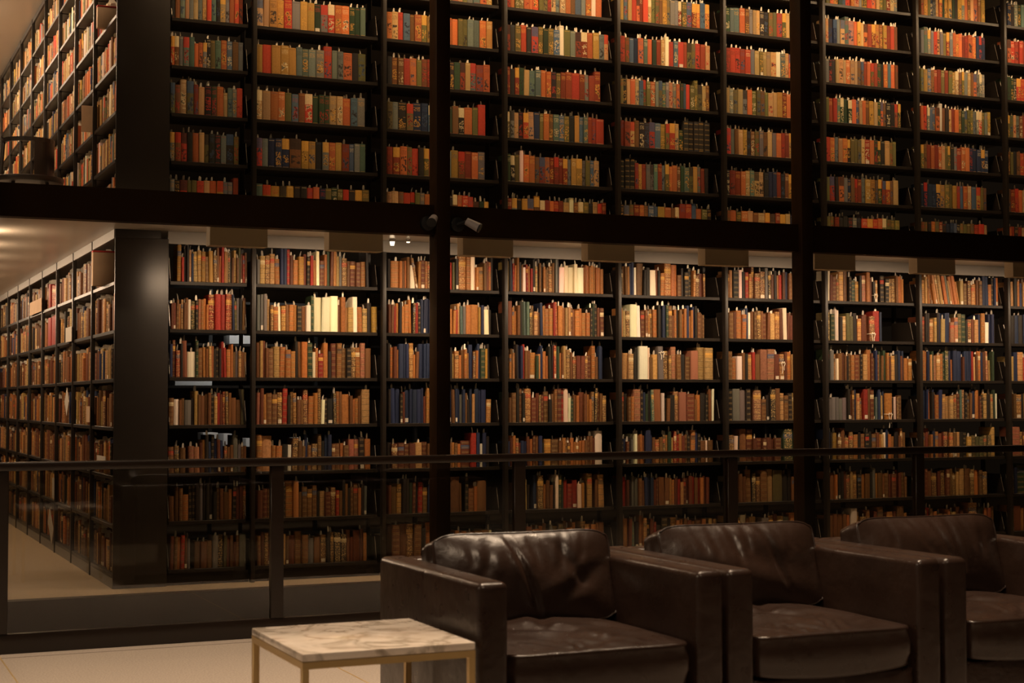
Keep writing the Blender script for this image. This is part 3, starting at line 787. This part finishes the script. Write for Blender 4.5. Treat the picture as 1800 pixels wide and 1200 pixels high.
def piping(rim, parent, M4, r=.0035):
    P = [M4 @ Vector(p) for p in rim]; m = MB(); k = len(P); S_ = 6
    for i in range(k):
        d = (P[(i+1) % k]-P[i-1]).normalized(); a = d.orthogonal().normalized(); b_ = d.cross(a)
        # one steady frame: lean on the cushion normal
        nz = (M4.to_3x3() @ Vector((0, 0, 1))).normalized(); a = nz; b_ = d.cross(nz).normalized()
        for s_ in range(S_):
            t_ = 2*math.pi*s_/S_; m.v.append(tuple(P[i]+a*r*math.cos(t_)+b_*r*math.sin(t_)))
    for i in range(k):
        j = (i+1) % k
        for s_ in range(S_):
            n_ = (s_+1) % S_; m.f.append((i*S_+s_, i*S_+n_, j*S_+n_, j*S_+s_))
    m.build('piping', M['hide'], parent, smooth=True)
def armchair(x, y, seed, label, folds):
    o = empty('armchair', (x, y, 0)); tag(o, label, 'armchair', 'brown leather armchairs in a row')
    W, Dp, H, T = .852, .90, .65, .100
    for a in (0, W-T):
        MB().box(a, a+T, 0, Dp, .03, H).build('arm', M['hide'], o, bevel=.022, seg=5)
    MB().box(T, W-T, Dp-.10, Dp-.002, .06, H-.004).build('back_frame', M['hide'], o, bevel=.016, seg=4)
    MB().box(T+.001, W-T-.001, .03, Dp-.1, .09, .285).build('seat_base', M['hide'], o, bevel=.01, seg=3)
    r = random.Random(seed)
    sf = [(r.uniform(.08, .92), -.05, r.uniform(.1, .9), r.uniform(.10, .22), r.uniform(.012, .022), r.uniform(.004, .008)) for _ in range(16)]
    sf += [(.25, .55, .5, .3, .06, .013), (.55, .75, .40, .45, .05, .011), (.7, .5, .85, .3, .06, .010), (.35, .8, .6, .85, .05, .010)]
    v, f, rim = pillow(W-2*T-.014, .70, .150, sf, seed, 2.9, .84, True)
    v = [(p[0], p[1]-.012*(1-abs(p[2])/.08)*(p[1] < .1), p[2]-(.022*math.sin(math.pi*p[0]/.64) if p[2] < 0 else 0)*max(0, 1-p[1]/.3)) for p in v]
    Mx = Matrix.Translation((T+.007, .004, .362)); c = leather_obj('seat_cushion', v, f, o, Mx); piping(rim, c, Mx, .0018)
    v, f, rim = pillow(W-2*T+.02, .325, .19, folds, seed+1, 1.25, .58, True)
    Mx = Matrix.Translation((T-.010, .600, .415)) @ Matrix.Rotation(math.radians(74), 4, 'X')
    c = leather_obj('back_cushion', v, f, o, Mx); piping(rim, c, Mx)
    for a in (.03, W-.09):
        for b in (.03, Dp-.09): MB().box(a, a+.06, b, b+.06, 0, .035).build('leg', M['black'], o)
    return o
armchair(-.829, -5.84, 3, 'brown leather armchair beside the marble side table', [(.40, .95, .54, .05, .018, .012), (.66, .9, .80, .42, .035, .008), (.30, 1.0, .26, .55, .03, .006), (.18, 1, .2, .65, .02, .004), (.72, 1, .68, .6, .022, .006), (.85, 1, .8, .65, .02, .006), (.52, 1, .55, .6, .02, .005), (.95, .62, .62, .18, .06, .010)])
armchair(.037, -5.84, 11, 'brown leather armchair in the middle of the row of three', [(.30, 1, .33, .6, .02, .005), (.42, 1, .46, .55, .02, .008), (.62, 1, .75, .2, .024, .009), (.52, 1, .53, .65, .02, .006), (.2, 1, .25, .65, .02, .005), (.82, 1, .8, .6, .03, .005), (.75, 1, .85, .65, .02, .004)])
armchair(.903, -5.84, 23, 'brown leather armchair farthest from the marble table, cut by the frame edge', [(.35, 1, .45, .55, .02, .006), (.5, 1, .58, .45, .02, .008), (.62, 1, .66, .35, .022, .010), (.72, 1, .78, .55, .02, .006), (.2, 1, .22, .65, .02, .005), (.88, 1, .85, .5, .03, .005)])

# ------------------------------------------------------------------ marble side table
o = empty('side_table', (-1.13, -5.638, 0)); tag(o, 'low side table with veined marble top and thin brass frame', 'side table')
a, b = .26, .276
MB().box(-a, a, -b, b, .468, .49).build('marble_top', M['marble'], o, bevel=.003)
mb = MB()
for (x0, x1, y0, y1) in ((-a, a, -b, -b+.02), (-a, a, b-.02, b), (-a, -a+.02, -b+.02, b-.02), (a-.02, a, -b+.02, b-.02)): mb.box(x0, x1, y0, y1, .447, .467)
mb.build('frame', M['brass'], o)
for sx in (-1, 1):
    for sy_ in (-1, 1):
        x0 = sx*(a-.01); y0 = sy_*(b-.01)
        MB().box(x0-.01, x0+.01, y0-.01, y0+.01, 0, .4465).build('leg', M['brass'], o, bevel=.001, seg=1)

# ------------------------------------------------------------------ chair on the upper floor of the side aisle
o = empty('metal_chair', (-1.215, 1.95, TIER)); tag(o, 'dark curved-back metal chair on the upper aisle floor', 'chair')
MB().tube((0, 0, .470), (0, 0, .512), .255, .262, 32).build('seat', M['chair'], o, bevel=.008)
def arc(r, a0, a1, z0, z1, th, seg=16):
    m = MB()
    for i in range(seg):
        t0 = a0+(a1-a0)*i/seg; t1 = a0+(a1-a0)*(i+1)/seg
        m.prism([(math.cos(t)*rr, math.sin(t)*rr) for t, rr in ((t0, r), (t1, r), (t1, r-th), (t0, r-th))], 'z', z0, z1)
    return m
arc(.190, math.radians(-185), math.radians(70), .770, .800, .022).build('back_rail', M['chair'], o)
arc(.188, math.radians(-84), math.radians(20), .505, .772, .012).build('back_splat', M['chair'], o)
MB().tube((-.205, -.05, .50), (-.180, -.02, .78), .015, .013).build('back_post', M['chair'], o)
for q in (45, 135, 225, 315):
    c_, s_ = math.cos(math.radians(q)), math.sin(math.radians(q))
    MB().tube((c_*.17, s_*.17, .475), (c_*.22, s_*.22, 0), .014, .011, 10).build('leg', M['chair'], o)

# ------------------------------------------------------------------ things in the corridor behind the stacks
rear = empty('corridor_bookcase', (0, 2.3, 0)); tag(rear, 'dim steel bookcase across the corridor behind the stacks', 'bookcase')
for z in (.1, .72, 1.32, 1.66, 2.0): MB().box(-.5, 8, 0, .3, z-.02, z).build('shelf', M['steel'], rear)
for x in range(-1, 9): MB().box(x*.9+.3, x*.9+.33, .27, .31, 0, 2.29).build('upright', M['black'], rear)
for i, (x, z, w, h, lb) in enumerate(((.12, 1.32, .30, .065, 'white card box glimpsed over the third shelf of the narrow corner bay'), (.50, 1.66, .18, .07, 'white card box glimpsed above the third shelf of the first full bay'),
        (.26, .72, .12, .22, 'white card box glimpsed over the fourth shelf of the narrow corner bay'), (1.02, .72, .10, .17, 'white card box glimpsed over the fourth shelf of the first full bay'),
        (.62, .72, .14, .17, 'pale card box glimpsed behind the brown books of the first full bay'), (6.25, 1.66, .5, .07, 'long white card box glimpsed above the navy books of the seventh bay'), (.40, .72, .07, .21, 'narrow pale card box near the corner, behind the fourth shelf'))):
    zz = min((.1, .72, 1.32, 1.66, 2.0), key=lambda q: abs(q-z))
    o = MB().box(-w/2, w/2, 0, .2, 0, h).build('card_box', M['white'], bevel=.002, loc=(x, 2.32, zz)); tag(o, lb, 'box')
